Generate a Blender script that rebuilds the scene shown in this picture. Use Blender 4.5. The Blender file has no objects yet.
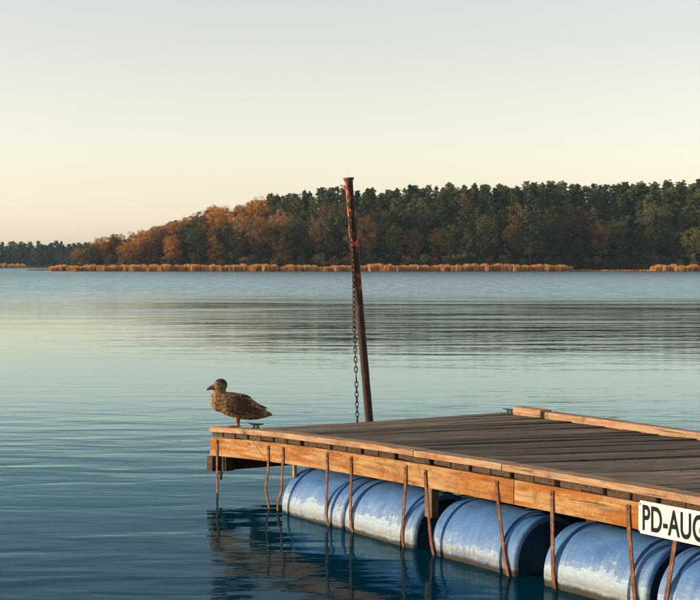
import bpy, bmesh, math, random
import numpy as np
from mathutils import Vector, Matrix

rad = math.radians
scene = bpy.context.scene
COL = scene.collection

# ------------------------------------------------------------------ camera
F_PX, HZ, CAM_H = 1500.0, 265.5, 1.88          # focal length and horizon row in photo pixels
cam_data = bpy.data.cameras.new('camera')
cam = bpy.data.objects.new('camera', cam_data); COL.objects.link(cam)
cam.location = (0, 0, CAM_H)
cam.rotation_euler = (rad(90), 0, 0)
cam_data.sensor_width = 36.0
cam_data.lens = 36.0 * F_PX / 700.0
cam_data.shift_y = (HZ - 300.0) / 700.0
cam_data.clip_start = 0.1
cam_data.clip_end = 8000
scene.camera = cam

# ------------------------------------------------------------------ sky and sun
SUN_EL = 9.0
SUN_AZ = 186.0                                   # to-sun direction in the ground plane, degrees from +x
to_sun = Vector((math.cos(rad(SUN_AZ)) * math.cos(rad(SUN_EL)), math.sin(rad(SUN_AZ)) * math.cos(rad(SUN_EL)), math.sin(rad(SUN_EL))))
world = bpy.data.worlds.new('World'); scene.world = world
world.use_nodes = True
wn = world.node_tree.nodes; wl = world.node_tree.links
sky = wn.new('ShaderNodeTexSky'); sky.sky_type = 'NISHITA'; sky.sun_disc = False
sky.sun_elevation = rad(SUN_EL)
sky.sun_rotation = math.atan2(to_sun.x, to_sun.y)
sky.altitude = 0; sky.air_density = 1.0; sky.dust_density = 0.9; sky.ozone_density = 1.0
bg = wn['Background']; bg.inputs['Strength'].default_value = 0.15
hsv = wn.new('ShaderNodeHueSaturation'); hsv.inputs['Saturation'].default_value = 0.46
mulc = wn.new('ShaderNodeMix'); mulc.data_type = 'RGBA'; mulc.blend_type = 'MULTIPLY'; mulc.inputs['Factor'].default_value = 1.0
mulc.inputs['B'].default_value = (1.065, 0.972, 0.915, 1)
wl.new(sky.outputs['Color'], hsv.inputs['Color']); wl.new(hsv.outputs['Color'], mulc.inputs['A']); wl.new(mulc.outputs['Result'], bg.inputs['Color'])
sun_data = bpy.data.lights.new('sun', 'SUN'); sun_data.energy = 3.0; sun_data.angle = rad(0.6)
sun_data.color = (1.0, 0.72, 0.45)
sun = bpy.data.objects.new('sun', sun_data); COL.objects.link(sun)
sun.rotation_euler = to_sun.to_track_quat('Z', 'Y').to_euler()
sun.location = to_sun * 60

vs = scene.view_settings
vs.view_transform = 'Standard'; vs.look = 'None'; vs.gamma = 1.0; vs.use_curve_mapping = False
vs.exposure = 0.9
scene.cycles.use_denoising = True
scene.cycles.max_bounces = 6
scene.cycles.volume_bounces = 0

# ------------------------------------------------------------------ helpers
def tag(o, label=None, cat=None, group=None, kind=None):
    if label: o['label'] = label
    if cat: o['category'] = cat
    if group: o['group'] = group
    if kind: o['kind'] = kind
    return o

def empty(name, loc=(0, 0, 0), rz=0.0):
    o = bpy.data.objects.new(name, None); COL.objects.link(o)
    o.location = loc; o.rotation_euler = (0, 0, rz); o.empty_display_size = 0.1
    return o

def link(name, me, mat=None, parent=None, loc=None):
    o = bpy.data.objects.new(name, me); COL.objects.link(o)
    if mat is not None and len(me.materials) == 0: me.materials.append(mat)
    if parent is not None: o.parent = parent
    if loc is not None: o.location = loc
    return o

def mesh_of(name, verts, faces, smooth=False):
    me = bpy.data.meshes.new(name)
    me.from_pydata([tuple(map(float, v)) for v in verts], [], faces)
    if smooth: me.polygons.foreach_set('use_smooth', [True] * len(me.polygons))
    me.update()
    return me

def bm_mesh(name, bm, smooth=False):
    me = bpy.data.meshes.new(name)
    bmesh.ops.recalc_face_normals(bm, faces=bm.faces)
    bm.to_mesh(me); bm.free()
    if smooth: me.polygons.foreach_set('use_smooth', [True] * len(me.polygons))
    me.update()
    return me

def smooth_by_angle(me, ang=40):
    me.polygons.foreach_set('use_smooth', [True] * len(me.polygons))
    bm = bmesh.new(); bm.from_mesh(me)
    for e in bm.edges:
        e.smooth = not (len(e.link_faces) == 2 and e.calc_face_angle(0) > rad(ang))
    bm.to_mesh(me); bm.free()

def box_bm(bm, x0, x1, y0, y1, z0, z1, nx=1, ny=1):
    """closed box, cut into nx by ny pieces so that it can be bent"""
    r = bmesh.ops.create_cube(bm, size=1.0)
    vs_ = r['verts']
    for v in vs_:
        v.co = Vector((x0 + (v.co.x + .5) * (x1 - x0), y0 + (v.co.y + .5) * (y1 - y0), z0 + (v.co.z + .5) * (z1 - z0)))
    for ax, n, a, b in ((0, nx, x0, x1), (1, ny, y0, y1)):
        for k in range(1, n):
            c = [0, 0, 0]; c[ax] = a + (b - a) * k / n
            nrm = [0, 0, 0]; nrm[ax] = 1
            geom = bm.verts[:] + bm.edges[:] + bm.faces[:]
            bmesh.ops.bisect_plane(bm, geom=geom, plane_co=c, plane_no=nrm)

def tube(verts, faces, pts, radii, n=8, cap=True):
    """append a tapered tube along pts"""
    pts = [Vector(p) for p in pts]
    base = len(verts)
    up = Vector((0.13, 0.31, 0.94))
    for i, p in enumerate(pts):
        d = (pts[min(i + 1, len(pts) - 1)] - pts[max(i - 1, 0)]).normalized()
        a = d.cross(up)
        if a.length < 1e-3: a = d.cross(Vector((1, 0, 0)))
        a.normalize(); b = d.cross(a)
        for k in range(n):
            t = 2 * math.pi * k / n
            verts.append(p + (a * math.cos(t) + b * math.sin(t)) * radii[i])
    for i in range(len(pts) - 1):
        for k in range(n):
            k2 = (k + 1) % n
            faces.append((base + i * n + k, base + i * n + k2, base + (i + 1) * n + k2, base + (i + 1) * n + k))
    if cap:
        faces.append(tuple(base + k for k in range(n))[::-1])
        faces.append(tuple(base + (len(pts) - 1) * n + k for k in range(n)))

# ------------------------------------------------------------------ node material helpers
class M:
    def __init__(self, name):
        self.mat = bpy.data.materials.new(name); self.mat.use_nodes = True
        self.nt = self.mat.node_tree; self.n = self.nt.nodes; self.l = self.nt.links
        self.b = self.n['Principled BSDF']; self.out = self.n['Material Output']
    def node(self, t, **kw):
        nd = self.n.new(t)
        for k, v in kw.items():
            setattr(nd, k, v)
        return nd
    def coords(self, scale=(1, 1, 1), rand=True, kind='Object'):
        tc = self.node('ShaderNodeTexCoord')
        mp = self.node('ShaderNodeMapping'); mp.inputs['Scale'].default_value = scale
        if rand:
            oi = self.node('ShaderNodeObjectInfo')
            ml = self.node('ShaderNodeMath', operation='MULTIPLY'); ml.inputs[1].default_value = 37.0
            self.l.new(oi.outputs['Random'], ml.inputs[0])
            cb = self.node('ShaderNodeCombineXYZ')
            for k in range(3): self.l.new(ml.outputs[0], cb.inputs[k])
            ad = self.node('ShaderNodeVectorMath', operation='ADD')
            self.l.new(tc.outputs[kind], ad.inputs[0]); self.l.new(cb.outputs[0], ad.inputs[1])
            self.l.new(ad.outputs[0], mp.inputs['Vector'])
        else:
            self.l.new(tc.outputs[kind], mp.inputs['Vector'])
        return mp.outputs['Vector']
    def noise(self, vec, scale, detail=4, rough=.55, dist=0.0):
        nd = self.node('ShaderNodeTexNoise')
        nd.inputs['Scale'].default_value = scale; nd.inputs['Detail'].default_value = detail
        nd.inputs['Roughness'].default_value = rough; nd.inputs['Distortion'].default_value = dist
        if vec is not None: self.l.new(vec, nd.inputs['Vector'])
        return nd.outputs['Fac']
    def ramp(self, fac, stops):
        nd = self.node('ShaderNodeValToRGB'); cr = nd.color_ramp
        while len(cr.elements) < len(stops): cr.elements.new(0.5)
        for e, (p, c) in zip(cr.elements, stops):
            e.position = p
            e.color = (c, c, c, 1) if isinstance(c, (int, float)) else (*c, 1)
        self.l.new(fac, nd.inputs['Fac'])
        return nd.outputs['Color']
    def mix(self, fac, a, b, mode='MIX'):
        nd = self.node('ShaderNodeMix', data_type='RGBA', blend_type=mode)
        for sock, val in ((nd.inputs['Factor'], fac), (nd.inputs['A'], a), (nd.inputs['B'], b)):
            if isinstance(val, (int, float)): sock.default_value = val
            elif isinstance(val, tuple): sock.default_value = (*val, 1)
            else: self.l.new(val, sock)
        return nd.outputs['Result']
    def math(self, op, a, b=None, clamp=False):
        nd = self.node('ShaderNodeMath', operation=op); nd.use_clamp = clamp
        for k, v in enumerate((a, b)):
            if v is None: continue
            if isinstance(v, (int, float)): nd.inputs[k].default_value = v
            else: self.l.new(v, nd.inputs[k])
        return nd.outputs[0]
    def bump(self, h, strength=.5, dist=.01):
        nd = self.node('ShaderNodeBump'); nd.inputs['Strength'].default_value = strength
        nd.inputs['Distance'].default_value = dist
        self.l.new(h, nd.inputs['Height']); self.l.new(nd.outputs['Normal'], self.b.inputs['Normal'])
    def set(self, color=None, rough=None, metal=None, spec=None):
        for key, v in (('Base Color', color), ('Roughness', rough), ('Metallic', metal), ('Specular IOR Level', spec)):
            if v is None: continue
            s = self.b.inputs[key]
            if isinstance(v, tuple): s.default_value = (*v, 1)
            elif isinstance(v, (int, float)): s.default_value = v
            else: self.l.new(v, s)
        return self.mat

def wood(name, axis, c_dark, c_mid, c_light, patch=None, patch_amt=.5, rough=.75, bump=.004, spread=.5, ends=None):
    m = M(name)
    sc = [14, 14, 14]; sc[axis] = 0.9
    v = m.coords(tuple(sc))
    g = m.noise(v, 2.2, 6, .62, .6)
    col = m.ramp(g, [(.28, c_dark), (.5, c_mid), (.74, c_light)])
    sc2 = [2.2, 2.2, 3.0]; sc2[axis] = 0.8
    v2 = m.coords(tuple(sc2))
    big = m.noise(v2, 1.7, 4, .6, .3)
    if patch is not None:
        col = m.mix(m.ramp(big, [(.5 - .28 * patch_amt, 0.0), (.62 - .1 * patch_amt, 1.0)]), col, m.mix(.35, patch, col))
    # per-board tint
    oi = m.node('ShaderNodeObjectInfo')
    hs = m.node('ShaderNodeHueSaturation')
    m.l.new(m.math('ADD', m.math('MULTIPLY', oi.outputs['Random'], spread), 1 - spread / 2), hs.inputs['Value'])
    m.l.new(col, hs.inputs['Color'])
    fine = m.noise(v, 9, 3, .7)
    crack = m.ramp(m.noise(v, 1.1, 5, .7, .2), [(.36, 0.0), (.4, 1.0)])
    col = m.mix(m.math('MULTIPLY', m.math('SUBTRACT', 1.0, crack), .75), hs.outputs['Color'], (0.012, 0.009, 0.007))
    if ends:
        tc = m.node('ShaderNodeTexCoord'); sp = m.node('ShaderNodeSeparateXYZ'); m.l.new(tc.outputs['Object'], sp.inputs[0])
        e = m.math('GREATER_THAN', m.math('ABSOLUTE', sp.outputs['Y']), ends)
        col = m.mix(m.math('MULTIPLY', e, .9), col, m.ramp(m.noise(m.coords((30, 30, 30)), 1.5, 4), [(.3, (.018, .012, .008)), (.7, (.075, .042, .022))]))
    m.set(col, rough, spec=.25)
    h = m.math('ADD', m.math('MULTIPLY', g, .6), m.math('ADD', m.math('MULTIPLY', fine, .25), m.math('MULTIPLY', crack, .6)))
    m.bump(h, .8, bump)
    return m.mat

MAT = {}
W_PLANK = 3.2
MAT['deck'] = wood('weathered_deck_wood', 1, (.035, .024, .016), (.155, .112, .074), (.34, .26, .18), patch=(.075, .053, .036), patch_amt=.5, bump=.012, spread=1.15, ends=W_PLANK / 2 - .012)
def painted(name, bare, paint, dirt, amount):
    """old orange stain worn down to bare wood, with knots, dark splits and grime"""
    m = M(name)
    v = m.coords((1.1, 16, 16)); g = m.noise(v, 2.4, 7, .66, .5); fine = m.noise(v, 11, 3, .7)
    v2 = m.coords((.8, 5.5, 5.5)); big = m.noise(v2, 1.6, 6, .66, .8)
    v3 = m.coords((1, 1, 1)); blot = m.noise(v3, 5, 5, .7, .4); spk = m.noise(v3, 45, 4, .7)
    barec = m.ramp(g, [(.3, bare[0]), (.52, bare[1]), (.72, bare[2])])
    paintc = m.ramp(m.math('ADD', m.math('MULTIPLY', g, .6), m.math('MULTIPLY', blot, .4)), [(.32, paint[0]), (.5, paint[1]), (.66, paint[2])])
    col = m.mix(m.ramp(m.math('ADD', m.math('MULTIPLY', big, .75), m.math('MULTIPLY', spk, .25)), [(amount - .05, 1.0), (amount + .05, 0.0)]), barec, paintc)
    vk = m.node('ShaderNodeTexVoronoi'); vk.feature = 'F1'; vk.inputs['Scale'].default_value = 1.0
    m.l.new(m.coords((3.2, 9, 9)), vk.inputs['Vector'])
    col = m.mix(m.ramp(vk.outputs['Distance'], [(.06, .8), (.15, 0.0)]), col, (.07, .028, .012))
    crack = m.ramp(m.noise(m.coords((.7, 22, 22)), 1.1, 6, .72, .2), [(.335, 0.0), (.375, 1.0)])
    col = m.mix(m.math('MULTIPLY', m.math('SUBTRACT', 1.0, crack), .8), col, (.03, .016, .01))
    col = m.mix(m.math('MULTIPLY', m.ramp(blot, [(.53, 0.0), (.68, 1.0)]), .6), col, dirt)
    m.set(col, .8, spec=.2)
    m.bump(m.math('ADD', m.math('MULTIPLY', g, .7), m.math('ADD', m.math('MULTIPLY', fine, .35), m.math('MULTIPLY', crack, .8))), .9, .006)
    return m.mat
MAT['trim'] = painted('trim_wood', ((.17, .10, .058), (.33, .22, .13), (.43, .32, .21)), ((.17, .065, .024), (.29, .12, .04), (.36, .17, .07)), (.10, .065, .042), .42)
MAT['fascia'] = painted('fascia_wood', ((.18, .098, .04), (.32, .195, .082), (.43, .30, .155)), ((.13, .046, .010), (.25, .092, .017), (.33, .14, .032)), (.055, .026, .013), .49)
MAT['beam'] = wood('dark_beam_wood', 0, (.02, .014, .01), (.05, .033, .022), (.09, .06, .04))

# rust
m = M('rust')
v = m.coords((1, 1, 1)); a = m.noise(v, 22, 6, .65)
b_ = m.noise(v, 70, 3, .6)
m.set(m.ramp(a, [(.3, (.04, .02, .013)), (.5, (.125, .055, .03)), (.68, (.24, .12, .07)), (.8, (.34, .23, .165))]), .8, spec=.3)
m.bump(m.math('ADD', a, m.math('MULTIPLY', b_, .4)), .6, .003)
MAT['rust'] = m.mat
# rusty pole with orange paint left on it
m = M('rusty_painted_pole')
v = m.coords((1, 1, .45), rand=False); a = m.noise(v, 9, 6, .68); b_ = m.noise(v, 45, 4, .6)
rustc = m.ramp(b_, [(.3, (.010, .007, .006)), (.55, (.032, .016, .010)), (.75, (.10, .036, .016))])
tc = m.node('ShaderNodeTexCoord'); sp = m.node('ShaderNodeSeparateXYZ'); m.l.new(tc.outputs['Object'], sp.inputs[0])
hi = m.ramp(m.math('DIVIDE', sp.outputs['Z'], 4.0), [(.66, 0.0), (.76, 1.0)])
paint = m.math('MULTIPLY', m.ramp(a, [(.53, 0.0), (.58, 1.0)]), hi)
m.set(m.mix(paint, rustc, m.ramp(b_, [(.3, (.42, .07, .02)), (.7, (.52, .14, .05))])), .7, spec=.3)
m.bump(m.math('ADD', a, m.math('MULTIPLY', b_, .5)), .7, .006)
MAT['pole'] = m.mat
# chain
m = M('dark_rusty_chain'); v = m.coords(); a = m.noise(v, 60, 4)
m.set(m.ramp(a, [(.35, (.015, .013, .013)), (.65, (.07, .035, .022))]), .65, .3); MAT['chain'] = m.mat
# teal painted cleat
m = M('teal_painted_iron'); v = m.coords(); a = m.noise(v, 50, 4)
m.set(m.ramp(a, [(.4, (.012, .045, .055)), (.62, (.02, .09, .10)), (.75, (.05, .03, .02))]), .5, spec=.4); MAT['cleat'] = m.mat

# weathered blue plastic drum
m = M('weathered_blue_plastic')
tc = m.node('ShaderNodeTexCoord'); sp = m.node('ShaderNodeSeparateXYZ'); m.l.new(tc.outputs['Object'], sp.inputs[0])
v = m.coords((1.3, 4, 2.2)); a = m.noise(v, 2.4, 6, .68, .5)
v2 = m.coords((16, 3, 1.2)); drip = m.noise(v2, 1.3, 5, .65, .8)
v3 = m.coords((1, 1, 1)); fine = m.noise(v3, 38, 5, .7)
oi = m.node('ShaderNodeObjectInfo')
side = m.math('SUBTRACT', 1.0, m.math('DIVIDE', m.math('ABSOLUTE', m.math('SUBTRACT', sp.outputs['Z'], .03)), .34), clamp=True)  # pale sunlit band along the drum's flank, painted into the colour
scuff = m.noise(m.coords((3, 9, 9)), 6, 6, .75, .6)
chalk_and_sun = m.math('ADD', m.math('MULTIPLY', a, .40), m.math('ADD', m.math('MULTIPLY', side, .55), m.math('MULTIPLY', drip, .42)))  # real chalky wear and drips, plus the painted sunlit band
chalk_and_sun = m.math('ADD', chalk_and_sun, m.math('ADD', m.math('MULTIPLY', fine, .06), m.math('MULTIPLY', scuff, .16)))
chalk_and_sun = m.math('ADD', chalk_and_sun, m.math('MULTIPLY', m.math('SUBTRACT', oi.outputs['Random'], .5), .12))
blue = m.ramp(m.noise(v3, 5, 4), [(.3, (.03, .105, .28)), (.7, (.075, .19, .42))])
col = m.mix(m.ramp(chalk_and_sun, [(.84, 0.0), (1.01, .42), (1.18, 1.0)]), blue, m.ramp(scuff, [(.3, (.17, .28, .42)), (.55, (.27, .37, .46)), (.7, (.39, .43, .43))]))
col = m.mix(m.math('MULTIPLY', m.ramp(drip, [(.60, 0.0), (.68, 1.0)]), .6), col, (.045, .13, .24))
col = m.mix(m.ramp(fine, [(.64, 0.0), (.72, .6)]), col, (.10, .10, .09))
# grime growing up from the water line
wv = m.math('ADD', sp.outputs['Z'], m.math('MULTIPLY', m.noise(m.coords((6, 6, 2)), 2.5, 6, .7), .05))
col = m.mix(m.ramp(m.math('ADD', wv, .5), [(.490, 1.0), (.515, 0.0)]), col, (.03, .028, .018))
col = m.mix(m.ramp(m.math('ADD', wv, .5), [(.505, 0.0), (.522, .75), (.532, .5), (.575, 0.0)]), col, (.16, .15, .10))
m.set(col, m.ramp(fine, [(.3, .5), (.7, .75)]), spec=.3)
m.bump(m.math('ADD', m.math('MULTIPLY', a, 1.0), m.math('ADD', m.math('MULTIPLY', scuff, .4), m.math('MULTIPLY', fine, .2))), .6, .012)
MAT['drum'] = m.mat
m = M('blue_plastic_lid'); v = m.coords(); a = m.noise(v, 6, 5)
m.set(m.ramp(a, [(.3, (.008, .028, .06)), (.7, (.02, .055, .10))]), .6, spec=.3); MAT['lid'] = m.mat

m = M('white_sign_enamel'); v = m.coords(rand=False); a = m.noise(v, 7, 5, .6); s = m.noise(v, 40, 4)
c = m.mix(m.ramp(a, [(.5, 0.0), (.75, .7)]), (.60, .60, .55), (.40, .36, .27))
m.set(m.mix(m.ramp(s, [(.68, 0.0), (.74, .7)]), c, (.30, .2, .12)), .45, spec=.4); MAT['sign'] = m.mat
m = M('black_sign_paint'); v = m.coords(rand=False); a = m.noise(v, 45, 4)
m.set(m.ramp(a, [(.3, (.006, .010, .014)), (.75, (.014, .02, .026))]), .85, spec=.1); MAT['ink'] = m.mat

# ------------------------------------------------------------------ lake
m = M('lake_water')
tc = m.node('ShaderNodeTexCoord')
sp = m.node('ShaderNodeSeparateXYZ'); m.l.new(tc.outputs['Object'], sp.inputs[0])
def mapped(scale, rot=0.0):
    mp = m.node('ShaderNodeMapping'); mp.inputs['Scale'].default_value = scale; mp.inputs['Rotation'].default_value = (0, 0, rot)
    m.l.new(tc.outputs['Object'], mp.inputs['Vector']); return mp.outputs['Vector']
# wind-ruffled and calm water: ruffled beyond about 65 m, calm with streaks before that
patchn = m.noise(mapped((.018, .03, 1)), 1.0, 3, .5)
streak = m.noise(mapped((.055, .42, 1), .03), 1.0, 5, .62, .9)
streak2 = m.noise(mapped((.10, 1.3, 1), -.04), 1.0, 4, .6, .3)
yy = m.math('ADD', sp.outputs['Y'], m.math('ADD', m.math('MULTIPLY', m.math('SUBTRACT', patchn, .5), 90.0), m.math('MULTIPLY', m.math('SUBTRACT', streak, .5), 100.0)))
def mrange(v, a, b, c=0.0, d=1.0):
    nd = m.node('ShaderNodeMapRange'); nd.interpolation_type = 'SMOOTHSTEP'
    for k, x in zip(('From Min', 'From Max', 'To Min', 'To Max'), (a, b, c, d)): nd.inputs[k].default_value = x
    m.l.new(v, nd.inputs['Value']); return nd.outputs['Result']
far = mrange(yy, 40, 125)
lively = m.math('MULTIPLY', mrange(m.math('ADD', m.math('MULTIPLY', streak, .6), m.math('MULTIPLY', streak2, .4)), .50, .63), mrange(sp.outputs['Y'], 20, 38))
# heights in metres
w1 = m.noise(mapped((.75, 1.9, 1), .05), 1.0, 2, .45, .5)        # slow swell, crests across the view
w2 = m.noise(mapped((2.6, 6.0, 1), -.08), 1.0, 3, .55, .4)
w3 = m.noise(mapped((8, 17, 1), .15), 1.0, 2, .5)
near_h = m.math('ADD', m.math('MULTIPLY', w1, .017), m.math('ADD', m.math('MULTIPLY', w2, .0030), m.math('MULTIPLY', w3, .0003)))
h = m.math('MULTIPLY', near_h, mrange(sp.outputs['Y'], 12, 27, 1.0, .14))
h = m.math('ADD', h, m.math('MULTIPLY', m.math('MULTIPLY', m.noise(mapped((.5, 1.6, 1), .1), 1.0, 3, .6), .05), far))
w5 = m.noise(mapped((.05, .20, 1), .015), 1.0, 3, .55, .8)
w4 = m.noise(mapped((.34, .85, 1), .02), 1.0, 4, .6, .6)        # long low waves of a passing wake
h = m.math('ADD', h, m.math('MULTIPLY', m.math('ADD', m.math('MULTIPLY', w5, .050), m.math('MULTIPLY', w4, .017)), m.math('MULTIPLY', m.math('MULTIPLY', mrange(sp.outputs['Y'], 22, 34), mrange(m.math('ADD', sp.outputs['X'], m.math('MULTIPLY', patchn, 8.0)), -9, 4, .12, 1.0)), m.math('SUBTRACT', 1.0, far))))
bp = m.node('ShaderNodeBump'); bp.inputs['Strength'].default_value = 1.0; bp.inputs['Distance'].default_value = 1.0
m.l.new(h, bp.inputs['Height'])
rough = m.math('ADD', .04, m.math('ADD', m.math('MULTIPLY', far, .21), m.math('MULTIPLY', m.math('MULTIPLY', lively, m.math('SUBTRACT', 1.0, far)), .07)))
fr = m.node('ShaderNodeFresnel'); fr.inputs['IOR'].default_value = 1.333; m.l.new(bp.outputs['Normal'], fr.inputs['Normal'])
fac = m.ramp(fr.outputs['Fac'], [(0.0, .012), (.12, .025), (.30, .165), (.45, .31), (.58, .66), (.75, .86), (1.0, .90)])
ruf = m.noise(mapped((1.0, .10, 1), .1), 1.0, 5, .7, .3)
ruf2 = m.noise(mapped((4.0, .25, 1), -.1), 1.0, 4, .75)
fvar = m.math('ADD', m.math('MULTIPLY', m.math('SUBTRACT', ruf, .5), .9), m.math('MULTIPLY', m.math('SUBTRACT', ruf2, .5), .7))
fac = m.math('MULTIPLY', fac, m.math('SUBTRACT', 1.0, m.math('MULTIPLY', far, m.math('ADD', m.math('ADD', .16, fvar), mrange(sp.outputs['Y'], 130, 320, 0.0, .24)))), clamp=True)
gl = m.node('ShaderNodeBsdfGlossy'); gl.distribution = 'GGX'; gl.inputs['Color'].default_value = (.72, .90, .90, 1)
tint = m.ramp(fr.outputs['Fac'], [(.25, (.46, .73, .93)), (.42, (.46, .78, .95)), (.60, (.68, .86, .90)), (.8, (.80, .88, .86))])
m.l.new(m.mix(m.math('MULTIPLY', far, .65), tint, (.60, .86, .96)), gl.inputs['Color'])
m.l.new(rough, gl.inputs['Roughness']); m.l.new(bp.outputs['Normal'], gl.inputs['Normal'])
df = m.node('ShaderNodeBsdfDiffuse'); df.inputs['Color'].default_value = (.0, .026, .05, 1)
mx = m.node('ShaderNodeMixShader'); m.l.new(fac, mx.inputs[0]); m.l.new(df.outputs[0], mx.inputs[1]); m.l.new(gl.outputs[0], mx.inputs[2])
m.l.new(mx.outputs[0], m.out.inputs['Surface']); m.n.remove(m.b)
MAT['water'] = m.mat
S = 2400.0
lake = link('lake', mesh_of('lake', [(-S, -60, 0), (S, -60, 0), (S, S, 0), (-S, S, 0)], [(0, 1, 2, 3)]), MAT['water'])
tag(lake, kind='structure')

# ------------------------------------------------------------------ far shore terrain
rng = np.random.default_rng(7)
random.seed(11)
def px_x(px, d): return (px - 350.0) / F_PX * d
def lerp_tab(x, tab): return float(np.interp(x, [t[0] for t in tab], [t[1] for t in tab]))
SKYLINE = [(40, 246), (75, 243), (100, 235), (125, 232), (150, 228), (170, 221), (190, 214), (215, 203), (240, 202), (260, 197), (280, 194), (300, 193),
           (330, 188), (380, 189), (420, 187), (460, 185), (500, 186), (540, 184), (580, 185), (620, 183), (660, 184), (700, 183), (800, 184)]
# front of the land, metres from the camera, by photo column (the bay to the right of 570 lies back)
SHORE = [(-400, 640), (40, 560), (60, 500), (75, 497), (300, 495), (520, 497), (565, 500), (580, 512), (640, 513), (655, 500), (720, 498), (1200, 490)]
def shore_d(X):
    # photo column of X near 500 m
    return lerp_tab(X / 500.0 * F_PX + 350.0, SHORE)
def ground_z(X, Y):
    t = Y - shore_d(X)
    if t < 0: return -0.5
    px = X / 510.0 * F_PX + 350.0
    rise = lerp_tab(px, [(70, .0), (84, .03), (110, .10), (220, .18), (320, .22), (900, .22)])
    z = min(t, 6) * .06 + max(0, t - 6) * rise
    return min(z, 17 + .004 * t)
m = M('forest_floor'); v = m.coords(rand=False); a = m.noise(v, .6, 5)
m.set(m.ramp(a, [(.3, (.03, .025, .014)), (.6, (.07, .05, .025)), (.8, (.10, .075, .035))]), .95, spec=.1); MAT['floor'] = m.mat
vv, ff = [], []
xs = np.concatenate([np.linspace(-100, 460, 90)])
ts = [-4, 0, 1.5, 4, 8, 14, 22, 32, 45, 60, 90, 150, 400, 1200]
xs = [px_x(-20, 500) + (px_x(1500, 500) - px_x(-20, 500)) * k / 110.0 for k in range(111)]
for X in xs:
    for t in ts:
        Y = shore_d(X) + t
        vv.append((X, Y, ground_z(X, Y) + (0 if t > 0 else 0)))
nt_ = len(ts)
for i in range(len(xs) - 1):
    for k in range(nt_ - 1):
        ff.append((i * nt_ + k, (i + 1) * nt_ + k, (i + 1) * nt_ + k + 1, i * nt_ + k + 1))
tag(link('far_shore', mesh_of('far_shore', vv, ff, True), MAT['floor']), kind='structure')
# low land behind the headland, further up the lake
vv = [(-900, 1090, -.3), (-60, 1075, -.3), (-60, 2200, 9), (-900, 2200, 9), (-900, 1096, .4), (-60, 1081, .4), (-900, 1170, 7.5), (-60, 1165, 7.5)]
tag(link('distant_shore', mesh_of('distant_shore', vv, [(0, 1, 5, 4), (4, 5, 7, 6), (6, 7, 2, 3)]), MAT['floor']), kind='structure')

# ------------------------------------------------------------------ trees
def leaf_mat(name, cols, trans=.25):
    m = M(name)
    oi = m.node('ShaderNodeObjectInfo')
    v = m.coords((1, 1, 1)); a = m.noise(v, .55, 3, .6); f = m.noise(v, 2.5, 2, .6)
    fac = m.math('ADD', m.math('MULTIPLY', a, .6), m.math('ADD', m.math('MULTIPLY', f, .35), m.math('MULTIPLY', m.math('SUBTRACT', oi.outputs['Random'], .5), .35)))
    col = m.ramp(fac, [(.28, cols[0]), (.48, cols[1]), (.68, cols[2])])
    m.set(col, .7, spec=.15)
    tr = m.node('ShaderNodeBsdfTranslucent'); m.l.new(col, tr.inputs['Color'])
    mx = m.node('ShaderNodeMixShader'); mx.inputs[0].default_value = trans
    m.l.new(m.b.outputs[0], mx.inputs[1]); m.l.new(tr.outputs[0], mx.inputs[2]); m.l.new(mx.outputs[0], m.out.inputs['Surface'])
    return m.mat
LM = {
    'pine': leaf_mat('pine_needles', [(.035, .055, .03), (.11, .125, .055), (.22, .22, .085)], .35),
    'spruce': leaf_mat('spruce_needles', [(.025, .048, .032), (.065, .095, .048), (.13, .155, .068)], .3),
    'orange': leaf_mat('orange_leaves', [(.18, .08, .022), (.42, .185, .042), (.58, .30, .07)], .35),
    'russet': leaf_mat('russet_leaves', [(.09, .05, .026), (.24, .135, .06), (.38, .235, .10)], .35),
    'olive': leaf_mat('olive_leaves', [(.04, .048, .022), (.12, .115, .045), (.22, .20, .07)], .35),
}
m = M('tree_bark'); v = m.coords((2, 2, .5)); a = m.noise(v, 3, 4)
m.set(m.ramp(a, [(.3, (.035, .024, .018)), (.7, (.13, .08, .05))]), .9, spec=.1); MAT['bark'] = m.mat

def leaves(rs, centers, radii, n_each, size, flat=1.0):
    """many small leaf-clump triangles spread through clumps; returns verts, faces"""
    V = []; 
    C = np.repeat(np.array(centers), n_each, axis=0); R = np.repeat(np.array(radii), n_each)
    N = len(C)
    d = rs.normal(size=(N, 3)); d /= np.linalg.norm(d, axis=1)[:, None]
    P = C + d * (R * rs.uniform(.2, 1, N) ** .6)[:, None] * np.array([1, 1, flat])
    s = size * rs.uniform(.55, 1.35, N)
    a = rs.normal(size=(N, 3)); a /= np.linalg.norm(a, axis=1)[:, None]
    b = np.cross(a, rs.normal(size=(N, 3))); b /= np.linalg.norm(b, axis=1)[:, None]
    p0 = P + a * s[:, None] * .6; p1 = P - a * s[:, None] * .3 + b * s[:, None] * .5; p2 = P - a * s[:, None] * .3 - b * s[:, None] * .5
    verts = np.stack([p0, p1, p2], 1).reshape(-1, 3)
    faces = np.arange(3 * N).reshape(-1, 3).tolist()
    return verts.tolist(), faces

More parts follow.
